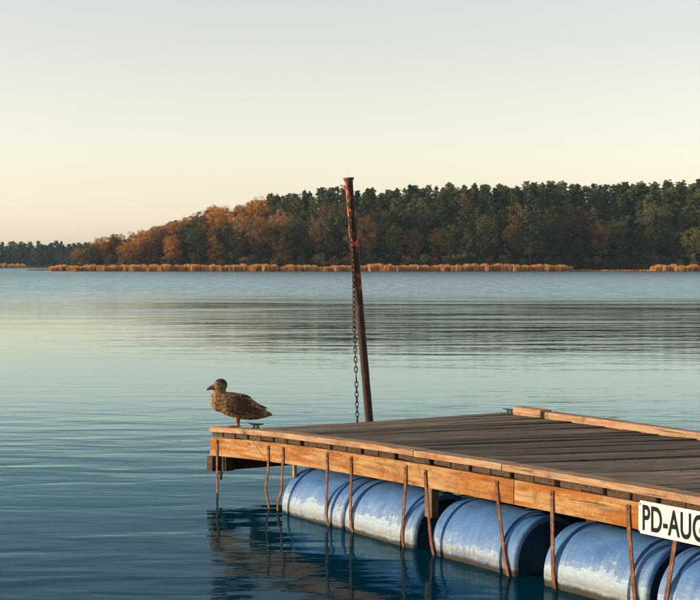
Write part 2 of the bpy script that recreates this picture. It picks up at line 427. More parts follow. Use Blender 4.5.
H0 = 20.0
def make_tree(kind, seed):
    rs = np.random.default_rng(seed)
    tv, tf = [], []
    cs, cr = [], []
    lean = rs.uniform(-.4, .4, 2)
    def axis(z): return np.array([lean[0] * (z / H0) ** 2, lean[1] * (z / H0) ** 2, z])
    if kind == 'pine':
        tube(tv, tf, [axis(z) for z in (0, 5, 10, 15, 19)], [.30, .25, .2, .13, .04], 7)
        base = rs.uniform(4.5, 8)
        for k in range(95):
            z = base + (H0 - .8 - base) * ((k + rs.uniform(0, 1)) / 95.0)
            q = (z - base) / (H0 - base)
            r = 3.7 * (1 - q) ** .85 * (0.55 + .45 * min(1, q * 5 + .1)) * rs.uniform(.55, 1.1) + .25
            th = rs.uniform(0, 2 * math.pi)
            e = axis(z) + np.array([r * math.cos(th), r * math.sin(th), .12 * r])
            tube(tv, tf, [axis(z - .25), (axis(z) * .5 + e * .5) + [0, 0, -.1], e], [.07, .045, .02], 4, False)
            for w in (.55, 1.0):
                cs.append(axis(z) * (1 - w) + e * w + rs.normal(0, .25, 3)); cr.append(rs.uniform(.5, .95) * (1.1 - .6 * q))
        lv, lf = leaves(rs, cs, cr, 32, .29, .75)
    elif kind == 'spruce':
        tube(tv, tf, [axis(z) for z in (0, 6, 12, 18, 20)], [.28, .22, .15, .05, .02], 7)
        for k in range(70):
            z = 2 + (H0 - 2.3) * ((k + rs.uniform(0, 1)) / 70.0)
            q = (z - 2) / (H0 - 2)
            r = 2.9 * (1 - q) ** .85 * rs.uniform(.65, 1.1) + .12
            th = rs.uniform(0, 2 * math.pi)
            e = axis(z) + np.array([r * math.cos(th), r * math.sin(th), -.22 * r])
            tube(tv, tf, [axis(z), e], [.05, .015], 4, False)
            for w in np.linspace(.35, 1.0, 3):
                cs.append(axis(z) * (1 - w) + e * w + rs.normal(0, .15, 3)); cr.append(rs.uniform(.4, .75) * (1.1 - .5 * q))
        lv, lf = leaves(rs, cs, cr, 18, .40, .6)
    else:
        sparse = kind == 'sparse'
        tube(tv, tf, [axis(z) for z in (0, 3, 7, 12, 16)], [.34, .27, .22, .14, .05], 7)
        for k in range(30):
            z0 = rs.uniform(3, 13); th = k * 2.4 + rs.uniform(-.5, .5)
            zt = z0 + rs.uniform(2.5, 6.0); q = np.clip((zt - 4) / (H0 - 4), .02, .98)
            rr = 5.2 * math.sqrt(max(.03, 1 - (2 * q - .92) ** 2)) * rs.uniform(.6, 1.05)
            zt = min(zt, 19.2)
            e = axis(zt) + np.array([rr * math.cos(th), rr * math.sin(th), 0])
            mid = axis(z0) * .5 + e * .5 + [0, 0, .5]
            tube(tv, tf, [axis(z0), mid, e], [.11, .07, .02], 4, False)
            for w in np.linspace(.45, 1.0, 3):
                cs.append(axis(z0) * (1 - w) + e * w + [0, 0, .6 * math.sin(w * 3)] + rs.normal(0, .5, 3)); cr.append(rs.uniform(.8, 1.6))
            for q2 in range(3):                      # twigs
                p = mid * .4 + e * .6
                tube(tv, tf, [p, p + rs.normal(0, 1.0, 3) + [0, 0, .7]], [.04, .01], 3, False)
        for k in range(26):                          # the crown's top and sides
            d = rs.normal(size=3); d /= np.linalg.norm(d); d[2] = abs(d[2]) * .9 + .1
            cs.append(np.array([lean[0], lean[1], 11.5]) + d * np.array([4.4, 4.4, 7.6]) * rs.uniform(.75, 1.0)); cr.append(rs.uniform(.7, 1.3))
        lv, lf = leaves(rs, cs, cr, 12 if sparse else 38, .40, .8)
    zmax = max(p[2] for p in lv)
    lv = [(p[0], p[1], p[2] * H0 / zmax) for p in lv]
    return mesh_of(kind + '_trunk', tv, tf, True), mesh_of(kind + '_crown', lv, lf)

PROTO = {}
for kind, n in (('pine', 5), ('spruce', 4), ('broad', 6), ('sparse', 4)):
    PROTO[kind] = [make_tree(kind, 100 * len(kind) + k) for k in range(n)]
CROWN = {}
def crown_mesh(kind, idx, leafkey):
    key = (kind, idx, leafkey)
    if key not in CROWN:
        me = PROTO[kind][idx][1].copy(); me.materials.clear(); me.materials.append(LM[leafkey]); CROWN[key] = me
    return CROWN[key]
for kind in PROTO:
    for t, c in PROTO[kind]: t.materials.append(MAT['bark'])

def place_tree(name, kind, leafkey, X, Y, height, label, cat, group, wide=1.0, zbase=None):
    idx = random.randrange(len(PROTO[kind]))
    z = ground_z(X, Y) - .15 if zbase is None else zbase
    r = empty(name, (X, Y, z), random.uniform(0, 6.28))
    s = height / H0
    w = s * wide
    r.scale = (w, w, s)
    tag(r, label, cat, group)
    link('trunk', PROTO[kind][idx][0], None, r)
    link('crown', crown_mesh(kind, idx, leafkey), None, r)
    return r

LAB = {
    'pine': ('pine_tree', 'tall green pine with bare lower trunk in the far shore forest', 'pine tree', 'tall pines of the far shore forest'),
    'spruce': ('spruce_tree', 'narrow pointed dark spruce in the far shore forest', 'spruce tree', 'pointed spruces of the far shore forest'),
    'orange': ('autumn_tree', 'bright orange leaved autumn tree on the far shore', 'tree', 'orange autumn trees on the far shore'),
    'russet': ('broadleaf_tree', 'rusty brown leaved broadleaf tree on the far shore', 'tree', 'rusty brown trees on the far shore'),
    'olive': ('broadleaf_tree', 'dull olive green broadleaf tree on the far shore', 'tree', 'olive green trees on the far shore'),
    'sparse': ('thin_tree', 'thin half bare brown tree at the far shore reed edge', 'tree', 'half bare trees behind the far reeds'),
    'bush': ('shore_bush', 'low dark bush behind the reeds of the far shore', 'bush', 'low bushes behind the far reeds'),
}
LABEL = {'pine': 'tall green pine', 'spruce': 'narrow dark spruce', 'orange': 'bright orange autumn tree', 'russet': 'rusty brown broadleaf tree',
         'olive': 'dull olive broadleaf tree', 'sparse': 'thin half bare brown tree', 'bush': 'low dark bush'}
def add(kind3, X, Y, top):
    """kind3: species key; top: wanted height of the tip above the water"""
    g = ground_z(X, Y)
    hgt = max(4.0, top - g)
    name, label, cat, grp = LAB[kind3]
    px = X / Y * F_PX + 350
    zone = ('on the wooded headland' if px < 280 else 'beyond the leaning rusty pole' if px < 440 else 'behind the reeds beside the dark bay' if px < 560 else 'round the dark bay' if px < 655 else 'past the dark bay')
    back = Y - shore_d(X)
    tier = ' near the water' if back < 20 else ' on the ridge' if back > 38 else ' halfway up'
    label = LABEL[kind3] + ' ' + zone + (tier if kind3 not in ('bush', 'sparse') else '')
    grp = grp + ', ' + zone + (tier if kind3 not in ('bush', 'sparse') else '')
    shape = {'pine': 'pine', 'spruce': 'spruce', 'sparse': 'sparse', 'bush': 'broad'}.get(kind3, 'broad')
    leafkey = {'sparse': random.choice(['russet', 'olive']), 'bush': random.choice(['olive', 'olive', 'spruce', 'russet'])}.get(kind3, kind3)
    wide = random.uniform(.85, 1.15)
    if shape in ('broad', 'sparse'): wide *= min(1.5, max(1.0, (15.0 / hgt) ** .5))
    elif shape == 'pine': wide *= 1.36
    else: wide *= 1.2
    place_tree(name, shape, leafkey, X, Y, hgt, label, cat, grp, wide)

def top_of(px, d): return (HZ - lerp_tab(px, SKYLINE)) / F_PX * d + CAM_H
rows = [  # metres behind the waterline, spacing, wanted share of the skyline
    (9, 6.2, .48, .66), (16, 6.0, .62, .78), (24, 5.6, .72, .88), (33, 5.4, .84, .97), (43, 4.6, .90, .99), (54, 4.4, .92, 1.0), (66, 4.6, .90, .98), (72, 5.0, .60, .74), (82, 4.8, .80, .93)]
for ri, (dt, sp_, a0, a1) in enumerate(rows):
    X = px_x(72 + ri * 9, 505) + random.uniform(0, 3)
    while X < px_x(730, 540):
        Xj = X + random.uniform(-1.6, 1.6)
        Y = shore_d(Xj) + dt + random.uniform(-3, 3)
        px = Xj / Y * F_PX + 350
        sh = random.uniform(a0, a1)
        if px < 200: sh = min(1.0, sh + .22 - .03 * ri)
        top = top_of(px, Y) * sh * (1.06 if px > 240 else 1.0)
        r = random.random()
        if px < 265:
            if px < 215: kind = 'orange' if r < .42 else 'russet' if r < .72 else 'olive'
            else: kind = ('orange' if r < .62 else 'russet' if r < .8 else 'pine') if ri > 1 else ('russet' if r < .5 else 'olive' if r < .8 else 'orange')
        else:
            warm = .66 if ri == 0 else .56 if ri == 1 else .24 if ri == 2 else .0
            if 265 < px < 300 and ri >= 3: warm = .25
            if 560 < px < 650: warm *= .75
            if r < warm:
                kind = random.choice(['russet', 'russet', 'olive', 'olive', 'sparse'])
            else:
                kind = 'pine' if random.random() < .68 else 'spruce'
        add(kind, Xj, Y, top)
        X += sp_ * random.uniform(.8, 1.2) * (1.15 if kind in ('orange', 'russet', 'olive') else .92)
X = px_x(74, 500)
while X < px_x(715, 505):
    Y = shore_d(X) + random.uniform(4.5, 7)
    add('bush', X, Y, random.uniform(3.5, 6.5))
    X += random.uniform(2.6, 5.0)
X = px_x(300, 580)
while X < px_x(735, 580):                            # young spruces that close the gaps under the ridge pines
    Y = shore_d(X) + 76 + random.uniform(-2, 2)
    add('spruce', X, Y, ground_z(X, Y) + random.uniform(6.0, 9.0))
    X += random.uniform(2.6, 4.0)
for dt in (14, 24, 36):                              # undergrowth between the headland's trunks
    X = px_x(84 + dt, 505)
    while X < px_x(275, 520):
        Y = shore_d(X) + dt + random.uniform(-2, 2)
        add('bush', X, Y, ground_z(X, Y) + random.uniform(4.0, 6.5))
        X += random.uniform(4.0, 6.0)
for px in (463, 468, 473, 640, 634):
    add('pine', px_x(px, 548), 548 + random.uniform(-4, 4), top_of(px, 548) * random.uniform(.95, 1.02))
# the hazy wood behind the headland
for ri in range(4):
    X = -400 + ri * 2
    while X < -175:
        Y = 1103 + ri * 13 + random.uniform(-4, 4)
        kind = 'pine' if random.random() < .75 else 'spruce'
        hgt = random.uniform(15.5, 19.5) + (1.2 if ri == 2 else 0) - (4.0 if ri == 0 else 0)
        place_tree('distant_pine', kind, kind, X, Y, hgt, 'small blue green conifer in the distant wood past the headland', 'conifer',
                   'conifers of the distant wood past the headland', 1.75, .2)
        X += random.uniform(3.6, 5.2)

# ------------------------------------------------------------------ reed beds
m = M('dry_reeds'); oi = m.node('ShaderNodeObjectInfo')
v = m.coords(rand=False); a = m.noise(v, .35, 4); f = m.noise(v, 6, 2)
m.set(m.ramp(m.math('ADD', m.math('MULTIPLY', a, .6), m.math('MULTIPLY', f, .4)), [(.3, (.36, .17, .05)), (.5, (.58, .30, .09)), (.7, (.68, .42, .16))]), .8, spec=.1)
tr = m.node('ShaderNodeBsdfTranslucent'); m.l.new(m.b.inputs['Base Color'].links[0].from_socket, tr.inputs['Color'])
mx = m.node('ShaderNodeMixShader'); mx.inputs[0].default_value = .4
m.l.new(m.b.outputs[0], mx.inputs[1]); m.l.new(tr.outputs[0], mx.inputs[2]); m.l.new(mx.outputs[0], m.out.inputs['Surface'])
MAT['reed'] = m.mat
def reed_bed(px0, px1, dfun, depth, hgt, n, label, ex=0.0):
    rs = np.random.default_rng(abs(int(px0)) + 5)
    vv, ff = [], []
    cpx = np.arange(px0 - 3, px1 + 6, 2.6); chh = rs.uniform(.72, 1.12, len(cpx)) * np.interp(cpx, np.linspace(px0, px1, 9), rs.uniform(.85, 1.1, 9))
    for k in range(n):
        px = rs.uniform(px0, px1)
        d = dfun(px) + rs.uniform(-9.0, depth - 1.2) - 3.2 * max(0, math.sin(px * .31 + 2 * math.sin(px * .17)) * math.sin(px * .053)) * rs.uniform(0, 1)
        X = px_x(px, d)
        edge = min(px - px0, px1 - px) / 4.0
        q = .7 + .3 * min(1, max(0, edge))
        hh = hgt * q * rs.uniform(.6, 1.08) * float(np.interp(px + rs.uniform(-1, 1), cpx, chh))
        w = rs.uniform(.05, .12); dx, dy = rs.normal(0, .3, 2)
        th = rs.uniform(0, 3.14); cx, cy = w * math.cos(th), w * math.sin(th)
        b = len(vv)
        vv += [(X - cx, d - cy, -.25), (X + cx, d + cy, -.25), (X + cx * 1.3 + dx * .6, d + cy * 1.3 + dy * .6, hh * .72), (X - cx * 1.3 + dx * .6, d - cy * 1.3 + dy * .6, hh * .72), (X + dx, d + dy, hh)]
        ff += [(b, b + 1, b + 2, b + 3), (b + 3, b + 2, b + 4)]
    o = link('reed_bed', mesh_of('reed_bed', vv, ff), MAT['reed'])
    tag(o, label, 'reeds', kind='stuff')
sd = lambda px: lerp_tab(px, SHORE)
reed_bed(50, 278, lambda p: sd(max(p, 64)), 5, 2.2, 17000, 'golden reed bed along the shore of the wooded headland')
reed_bed(281, 572, sd, 5, 2.25, 20000, 'long golden reed bed beyond the rusty pole, ending at the dark bay')
reed_bed(566, 655, lambda p: sd(p) - 1, 3, .6, 900, 'low sparse reeds inside the dark shaded bay')
reed_bed(651, 735, sd, 5, 2.2, 6000, 'golden reed bed on the far side of the dark bay')
reed_bed(-60, 26, lambda p: 1060, 9, 3.6, 9000, 'small distant reed islet before the hazy wood')

# ------------------------------------------------------------------ floating dock
O = Vector((-1.158, 12.5, 0)); ROT = math.atan2(-.845, .535)
dock = empty('floating_dock', O, ROT)
tag(dock, 'weathered wooden floating dock with orange side boards, drooping at its corner', 'dock')
def topz(u, v=0.0):
    # the near side has lifted off its drooping corner, the far side lies level
    return .533 + .157 * (1 - math.exp(-max(u, -.1) / 2.1)) * (1 - 1.12 * v / 3.2)
W, UEND = 3.2, 7.6
def dock_board(name, mat, u0, u1, v0, v1, z0, z1, nseg=None, bevel=.004, warp=.0, shape=None, parent=dock):
    """a board in dock coordinates; z counted from the trim top; follows the dock's droop"""
    bm = bmesh.new()
    n = nseg or max(1, int(abs(u1 - u0) / .16))
    box_bm(bm, u0, u1, v0, v1, z0, z1, n)
    if shape: shape(bm)
    if bevel: 
        es = [e for e in bm.edges if len(e.link_faces) == 2 and e.calc_face_angle(0) > .5]
        bmesh.ops.bevel(bm, geom=es, offset=bevel, segments=2, affect='EDGES', profile=.6)
    ph = random.uniform(0, 6)
    for v in bm.verts:
        wob = warp * math.sin(v.co.x * 2.3 + ph)
        v.co.z += topz(v.co.x, v.co.y) + wob
    uc, vc = (u0 + u1) / 2, (v0 + v1) / 2
    zc = topz(uc, vc) + (z0 + z1) / 2
    for v in bm.verts: v.co -= Vector((uc, vc, zc))
    me = bm_mesh(name, bm)
    return link(name, me, mat, parent, (uc, vc, zc))

# deck planks across the dock: shared meshes, one object each
plank_me = []
for k in range(5):
    bm = bmesh.new(); box_bm(bm, -.0955, .0955, -W / 2, W / 2, -.0225, .0225, 1, 10)
    es = [e for e in bm.edges if len(e.link_faces) == 2 and e.calc_face_angle(0) > .5]
    bmesh.ops.bevel(bm, geom=es, offset=.005, segments=2, affect='EDGES')
    rs = random.Random(k)
    p1, p2 = rs.uniform(0, 6), rs.uniform(0, 6)
    for v in bm.verts:
        v.co.z += .004 * math.sin(v.co.y * 1.7 + p1) + .005 * (v.co.x / .09) ** 2
        v.co.x += .003 * math.sin(v.co.y * 1.1 + p2)
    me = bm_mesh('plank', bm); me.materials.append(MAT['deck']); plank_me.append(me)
nv, nf = [], []
tube(nv, nf, [(0, 0, -.004), (0, 0, .002), (0, 0, .0035)], [.008, .008, .005], 8)
nail_me = mesh_of('nail', nv, nf); nail_me.materials.append(MAT['chain'])
u = .0; k = 0
rs = random.Random(4)
while u < UEND - .1:
    gap = rs.uniform(.002, .006) if k % 2 else rs.uniform(.026, .042)
    uc = u + .0955
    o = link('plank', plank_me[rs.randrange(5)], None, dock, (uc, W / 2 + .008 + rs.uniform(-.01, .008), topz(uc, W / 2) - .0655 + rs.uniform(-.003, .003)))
    slope = math.atan((topz(uc + .1, W / 2) - topz(uc - .1, W / 2)) / .2); tilt = math.atan((topz(uc, W) - topz(uc, 0)) / W)
    o.rotation_euler = (tilt + rs.uniform(-.0008, .0008), -slope + (rs.uniform(-.02, .02) if k > 1 else .0), rs.uniform(-.003, .003))
    for vv_ in (-1.25, -.45, .45, 1.28):
        link('nail', nail_me, None, o, (rs.choice((-.045, .045)) + rs.uniform(-.01, .01), vv_ + rs.uniform(-.02, .02), .0235))
    u += .191 + gap; k += 1

# trim boards along the near edge, and along the far edge
for (a, b) in ((.012, 2.985), (2.992, 3.93), (3.937, UEND)):
    dock_board('trim_board', MAT['trim'], a, b, -.025, .125, -.041, 0.0, warp=.002)
dock_board('trim_board', MAT['trim'], .20, .60, W - .16, W - .03, -.041, .035, warp=.0)
dock_board('trim_board', MAT['trim'], .645, 2.75, W - .16, W - .03, -.041, .022, warp=.003)
dock_board('trim_board', MAT['trim'], 2.757, UEND, W - .16, W - .03, -.041, .022, warp=.003)

# side boards with a slanted joint near the corner
def slant(end, amount):
    def f(bm):
        for v in bm.verts:
            if end == 'end' and v.co.x > f.lim - 1e-4: v.co.x += amount * (-(v.co.z + .16) / .075)
            if end == 'start' and v.co.x < f.lim + 1e-4: v.co.x += amount * (-(v.co.z + .16) / .075)
    return f
Z1, Z0 = -.088, -.238
s1 = slant('end', .12); s1.lim = .83
dock_board('side_board', MAT['fascia'], -.02, .83, 0, .04, Z0, Z1, shape=s1)
s2 = slant('start', .12); s2.lim = .836
dock_board('side_board', MAT['fascia'], .836, 4.02, 0, .04, Z0, Z1, shape=s2)
dock_board('side_board', MAT['fascia'], 4.026, UEND, 0, .04, Z0, Z1)
dock_board('side_board', MAT['fascia'], -.02, 3.6, W - .07, W - .03, Z0, Z1)
dock_board('side_board', MAT['fascia'], 3.606, UEND, W - .07, W - .03, Z0, Z1)
# frame below
MATB = MAT['beam']
dock_board('end_beam', MATB, -.03, .07, -.025, W - .05, -.365, -.242, nseg=1)
for uu in (1.10, 3.075, 4.22, 5.25, 6.5, 7.5):
    dock_board('cross_beam', MATB, uu, uu + .09, .40, W - .09, -.36, -.242, nseg=1)
for vv_ in (.32, 1.1, 2.0, 2.85):
    dock_board('joist', MATB, .08, UEND - .02, vv_, vv_ + .07, -.238, -.09)
dock_board('post', wood('bracket_wood', 2, (.06, .04, .025), (.14, .09, .05), (.22, .15, .09)), 3.02, 3.10, .045, .105, -.44, -.092, nseg=1)
dock_board('peg', MAT['trim'], 1.262, 1.29, .05, .075, -.34, -.20, nseg=1, bevel=.002)
# bolt hanging below the end beam
vv, ff = [], []
tube(vv, ff, [(0, 0, 0), (0, 0, -.07)], [.011, .011], 8); tube(vv, ff, [(0, 0, -.012), (0, 0, -.026)], [.02, .02], 6)
link('bolt', mesh_of('bolt', vv, ff), MAT['rust'], dock, (.14, .02, topz(.14) - .362))
dock_board('bolt_block', MATB, .10, .18, .045, .12, -.364, -.2385, nseg=1)

# ------------------------------------------------------------------ drums under the near side
DRUM_R, DRUM_V, DRUM_Z = .29, .25, .045
def drum_body(seed):
    rs = random.Random(seed)
    L = .87
    prof = []                                     # (x along axis, radius)
    def P(x, r): prof.append((x, r))
    P(0, .255); P(.004, .272); P(.014, .282); P(.03, .284); P(.045, .279); P(.055, .281); P(.075, .288)
    P(.112, .290); P(.119, .274); P(.139, .273); P(.146, .290)
    n = 12
    for k in range(1, n): P(.146 + (L - .292) * k / n, .290 + .002 * math.sin(k * 1.1))
    for x, r in list(prof[:11])[::-1]: P(L - x, r)
    vv, ff = [], []
    N = 56
    p1, p2, amp = rs.uniform(0, 6), rs.uniform(0, 6), rs.uniform(.004, .009)
    for x, r in prof:
        for k in range(N):
            t = 2 * math.pi * k / N
            mid = math.sin(math.pi * x / L)
            rr = r + mid * amp * (math.sin(2 * t + p1) + .6 * math.sin(3 * t + p2 + x * 4))
            vv.append((x - L / 2, rr * math.cos(t), rr * math.sin(t)))
    for i in range(len(prof) - 1):
        for k in range(N):
            k2 = (k + 1) % N
            ff.append((i * N + k, i * N + k2, (i + 1) * N + k2, (i + 1) * N + k))
    me = mesh_of('drum_body', vv, ff); 
    bm = bmesh.new(); bm.from_mesh(me); bmesh.ops.recalc_face_normals(bm, faces=bm.faces); bm.to_mesh(me); bm.free()
    smooth_by_angle(me, 50)
    me.materials.append(MAT['drum'])
    return me
def lid_mesh():
    vv, ff = [], []
    N = 40
    for (x, r) in ((0, .256), (-.012, .25), (-.016, .235), (-.016, .06), (-.010, .05), (-.010, .0)):
        for k in range(N):
            t = 2 * math.pi * k / N; vv.append((x, r * math.cos(t), r * math.sin(t)))
    for i in range(5):
        for k in range(N):
            k2 = (k + 1) % N; ff.append((i * N + k, i * N + k2, (i + 1) * N + k2, (i + 1) * N + k))
    me = mesh_of('lid', vv, ff); smooth_by_angle(me, 40); me.materials.append(MAT['lid']); return me
lid_me = lid_mesh()
bv, bf = [], []
tube(bv, bf, [(0, 0, 0), (.016, 0, 0), (.018, 0, 0)], [.032, .032, .024], 12)
bung_me = mesh_of('bung', bv, bf); bung_me.materials.append(MAT['lid'])
def dock_to_world(u, v, z): return O + Vector((.535, -.845, 0)).normalized() * u + Vector((.845, .535, 0)).normalized() * v + Vector((0, 0, z))
DR = [(1.235, 'first pale blue drum from the dock corner, beside the empty strap loop', .0),
      (2.135, 'second pale blue drum from the dock corner, almost touching the first', .4),
      (3.20, 'third blue drum from the dock corner, standing clear of both neighbours', .9),
      (4.33, 'fourth blue drum from the dock corner, badly scuffed white', 1.7),
      (5.27, 'fifth blue drum from the dock corner, below the white number plate', 2.6)]
for i, (u0, lab, roll) in enumerate(DR):
    c = dock_to_world(u0 + .435, DRUM_V, DRUM_Z + (.0, .008, .015, .02, .02)[i])
    r = empty('blue_drum', c, ROT); tag(r, lab, 'drum', 'blue drums floating under the dock')
    link('body', drum_body(i + 3), None, r)
    for s in (-1, 1):
        l = link('lid', lid_me, None, r, (s * .435, 0, 0)); l.rotation_euler = (roll, 0, 0 if s > 0 else math.pi)
        for q in (-1, 1):
            link('bung', bung_me, None, l, (-.018, .17 * q, 0))

for i in range(5):                                   # the row that carries the far side, deep in shade
    r = empty('blue_drum', dock_to_world(1.7 + i * 1.02, W - .34, -.06), ROT)
    tag(r, 'shadowed blue drum under the far side of the dock', 'drum', 'blue drums under the far side of the dock')
    link('body', drum_body(20), None, r) if i == 0 else link('body', back_me, None, r)
    if i == 0: back_me = r.children[0].data
    for s in (-1, 1):
        l = link('lid', lid_me, None, r, (s * .435, 0, 0)); l.rotation_euler = (i * .7, 0, 0 if s > 0 else math.pi)

# ------------------------------------------------------------------ rusty iron straps
def strap(u_top, u_bot, kind='drum', z_top=-.14, loop=None):
    """flat iron band nailed to the side board, then down round the drum"""
    zt = topz(u_top)
    pts = [(-.006, zt + z_top + .03), (-.006, zt + z_top - .02), (-.007, zt - .236)]
    if kind == 'drum':
        for a in np.linspace(176, 285, 14):
            pts.append((DRUM_V + (DRUM_R + .006) * math.cos(rad(a)), DRUM_Z + .012 + (DRUM_R + .006) * math.sin(rad(a))))
    else:
        pts += list(loop)
    n = len(pts)
    z0, z1 = pts[0][1], pts[-1][1]
    w, t = .014, .0035
    vv, ff = [], []
    for i, (v, z) in enumerate(pts):
        a = Vector(pts[max(i - 1, 0)]); b = Vector(pts[min(i + 1, n - 1)]); d = (b - a).normalized(); nrm = Vector((d.y, -d.x))
        f = min(1, max(0, (z0 - z) / .55)) ** 1.7
        uu = u_top + (u_bot - u_top) * f + .02 * math.sin(f * 3.1) * math.sin(u_top * 23) + .002 * math.sin(i * 1.3 + u_top * 9)
        for (su, sn) in ((-1, -1), (1, -1), (1, 1), (-1, 1)):
            vv.append((uu + su * w, v + nrm.x * sn * t, z + nrm.y * sn * t))
    for i in range(n - 1):
        for k in range(4):
            k2 = (k + 1) % 4
            ff.append((i * 4 + k, i * 4 + k2, (i + 1) * 4 + k2, (i + 1) * 4 + k))
    ff.append((3, 2, 1, 0)); ff.append(tuple((n - 1) * 4 + k for k in range(4)))
    o = link('strap', mesh_of('strap', vv, ff), MAT['rust'], dock)
    nv, nf = [], []
    tube(nv, nf, [(0, .002, 0), (0, -.004, 0), (0, -.006, 0)], [.009, .008, .003], 8)
    link('nail', mesh_of('nail', nv, nf), MAT['rust'], o, (u_top, -.010, zt + z_top + .008))
strap(.12, .13, 'hang', -.13, [(-.008, .20), (-.010, .05), (-.004, -.2)])
strap(.985, 1.10, 'hang', -.14, [(-.02, .26), (-.05, .16), (-.045, .05), (-.02, -.15)])
strap(1.22, 1.13, 'hang', -.14, [(-.01, .26), (.0, .16), (-.02, .05), (.0, -.15)])
strap(1.86, 1.965); strap(2.185, 2.27); strap(2.87, 2.90); strap(3.10, 3.25, z_top=-.15); strap(3.86, 4.02)
strap(4.385, 4.455); strap(5.03, 5.14); strap(5.40, 5.36, z_top=-.2); strap(5.98, 6.05)

# ------------------------------------------------------------------ number plate on the side board
PU0, PU1 = 5.125, 6.25
zc = topz(5.6)
sign = empty('number_plate', dock_to_world(PU0, -.012, zc - .075), ROT)
tag(sign, 'white number plate with black letters nailed to the dock side', 'sign')
bm = bmesh.new(); box_bm(bm, 0, PU1 - PU0, -.004, .004, -.178, 0)
es = [e for e in bm.edges if abs(e.verts[0].co.x - e.verts[1].co.x) < 1e-6 and abs(e.verts[0].co.z - e.verts[1].co.z) < 1e-6]
bmesh.ops.bevel(bm, geom=es, offset=.012, segments=4, affect='EDGES')
link('plate', bm_mesh('plate', bm), MAT['sign'], sign)
fc = bpy.data.curves.new('lettering_curve', 'FONT'); fc.body = 'PD-AUG'; fc.size = .2; fc.extrude = .0008; fc.offset = .0042; fc.space_character = 1.04
fo = bpy.data.objects.new('lettering_source', fc); COL.objects.link(fo)
bpy.context.view_layer.update()
me = bpy.data.meshes.new_from_object(fo.evaluated_get(bpy.context.evaluated_depsgraph_get()))
bpy.data.objects.remove(fo)
co = np.array([v.co[:] for v in me.vertices]); mn, mx = co.min(0), co.max(0)
tw, th = .455, .142
for v in me.vertices:
    x = (v.co.x - mn[0]) / (mx[0] - mn[0]) * tw; y = (v.co.y - mn[1]) / (mx[1] - mn[1]) * th
    v.co = Vector((.032 + x, -.0052 - v.co.z, -.16 + y))
me.materials.clear(); me.materials.append(MAT['ink'])
link('lettering', me, None, sign)
for uu in (.012, .6, 1.11):
    nv, nf = [], []
    tube(nv, nf, [(0, 0, 0), (0, -.004, 0)], [.006, .005], 8)
    link('screw', mesh_of('screw', nv, nf), MAT['rust'], sign, (uu, -.004, -.02))

# ------------------------------------------------------------------ cleats
def cleat(u, v, dz, label, rz, group='mooring cleats on the dock'):
    p = dock_to_world(u, v, topz(u, v) + dz)
    r = empty('mooring_cleat', p, rz); r.scale = (1.0, 1.0, .68); tag(r, label, 'cleat', group)
    bm = bmesh.new(); box_bm(bm, -.035, .035, -.02, .02, 0, .008); bmesh.ops.bevel(bm, geom=bm.edges[:], offset=.003, segments=2, affect='EDGES')
    link('base', bm_mesh('base', bm), MAT['cleat'], r)
    vv, ff = [], []
    for s in (-1, 1): tube(vv, ff, [(.018 * s, 0, .006), (.016 * s, 0, .02), (.012 * s, 0, .045)], [.013, .010, .012], 10)
    link('foot', mesh_of('foot', vv, ff, True), MAT['cleat'], r)
    vv, ff = [], []
    tube(vv, ff, [(-.066, 0, .066), (-.05, 0, .058), (-.02, 0, .05), (.02, 0, .048), (.05, 0, .05), (.066, 0, .053)], [.005, .009, .0125, .0125, .009, .005], 10)
    link('horn', mesh_of('horn', vv, ff, True), MAT['cleat'], r)
cleat(.60, .095, .001, 'small teal mooring cleat beside the duck', 0.0)
cleat(.07, W - .10, -.041, 'small dark mooring cleat at the far edge board end', -.35)

# ------------------------------------------------------------------ leaning pole and chain
PB = Vector((.170, 13.43, .523)); PT = Vector((-.0134, 13.43, 2.66)); pd = (PT - PB).normalized()
root_z = -1.2
p0 = PB + pd * ((root_z - PB.z) / pd.z)
pole = empty('rusty_pole', p0); tag(pole, 'leaning rusty steel pole with peeling orange paint behind the dock', 'pole')
vv, ff = [], []
L = (PT - p0).length
rs = random.Random(3)
pts = [pd * (L * k / 40) for k in range(41)]
tube(vv, ff, pts, [.036 + rs.uniform(-.0012, .0012) for _ in pts], 20)
o = link('shaft', mesh_of('shaft', vv, ff, True), MAT['pole'], pole)
vv, ff = [], []
tube(vv, ff, [pd * (L - .03), pd * (L - .012), pd * (L - .01), pd * (L + .006)], [.038, .041, .049, .049], 20)
link('cap', mesh_of('cap', vv, ff), MAT['rust'], pole)
for me_o in (o,): me_o.data.polygons.foreach_set('use_smooth', [True] * len(me_o.data.polygons))
# chain: hangs from a ring near the pole's top down to the dock end
def pole_pt(z): return PB + pd * ((z - PB.z) / pd.z)
A = pole_pt(2.42) + Vector((-.012, -.046, 0))
pl = [A, pole_pt(2.1) + Vector((-.020, -.046, 0)), pole_pt(1.75) + Vector((-.032, -.044, 0)), Vector((.037, 13.37, 1.35)), Vector((.055, 13.36, .9)), Vector((.066, 13.37, .47)), Vector((.07, 13.37, .38))]
seg = [0]
for a, b in zip(pl, pl[1:]): seg.append(seg[-1] + (b - a).length)
def along(s):
    for i in range(len(pl) - 1):
        if s <= seg[i + 1] or i == len(pl) - 2:
            t = (s - seg[i]) / (seg[i + 1] - seg[i]); return pl[i].lerp(pl[i + 1], t), (pl[i + 1] - pl[i]).normalized()
chain = empty('steel_chain', A); tag(chain, 'dark steel chain hanging along the leaning rusty pole', 'chain')
vv, ff = [], []
hl, hw, wr = .019, .0125, .0048
path = []
for k in range(16):
    t = 2 * math.pi * k / 16
    path.append(Vector((hw * math.cos(t), 0, hl * math.sin(t) + (hl * .45 if math.sin(t) > 0.01 else -hl * .45 if math.sin(t) < -.01 else 0))))
nn = 6
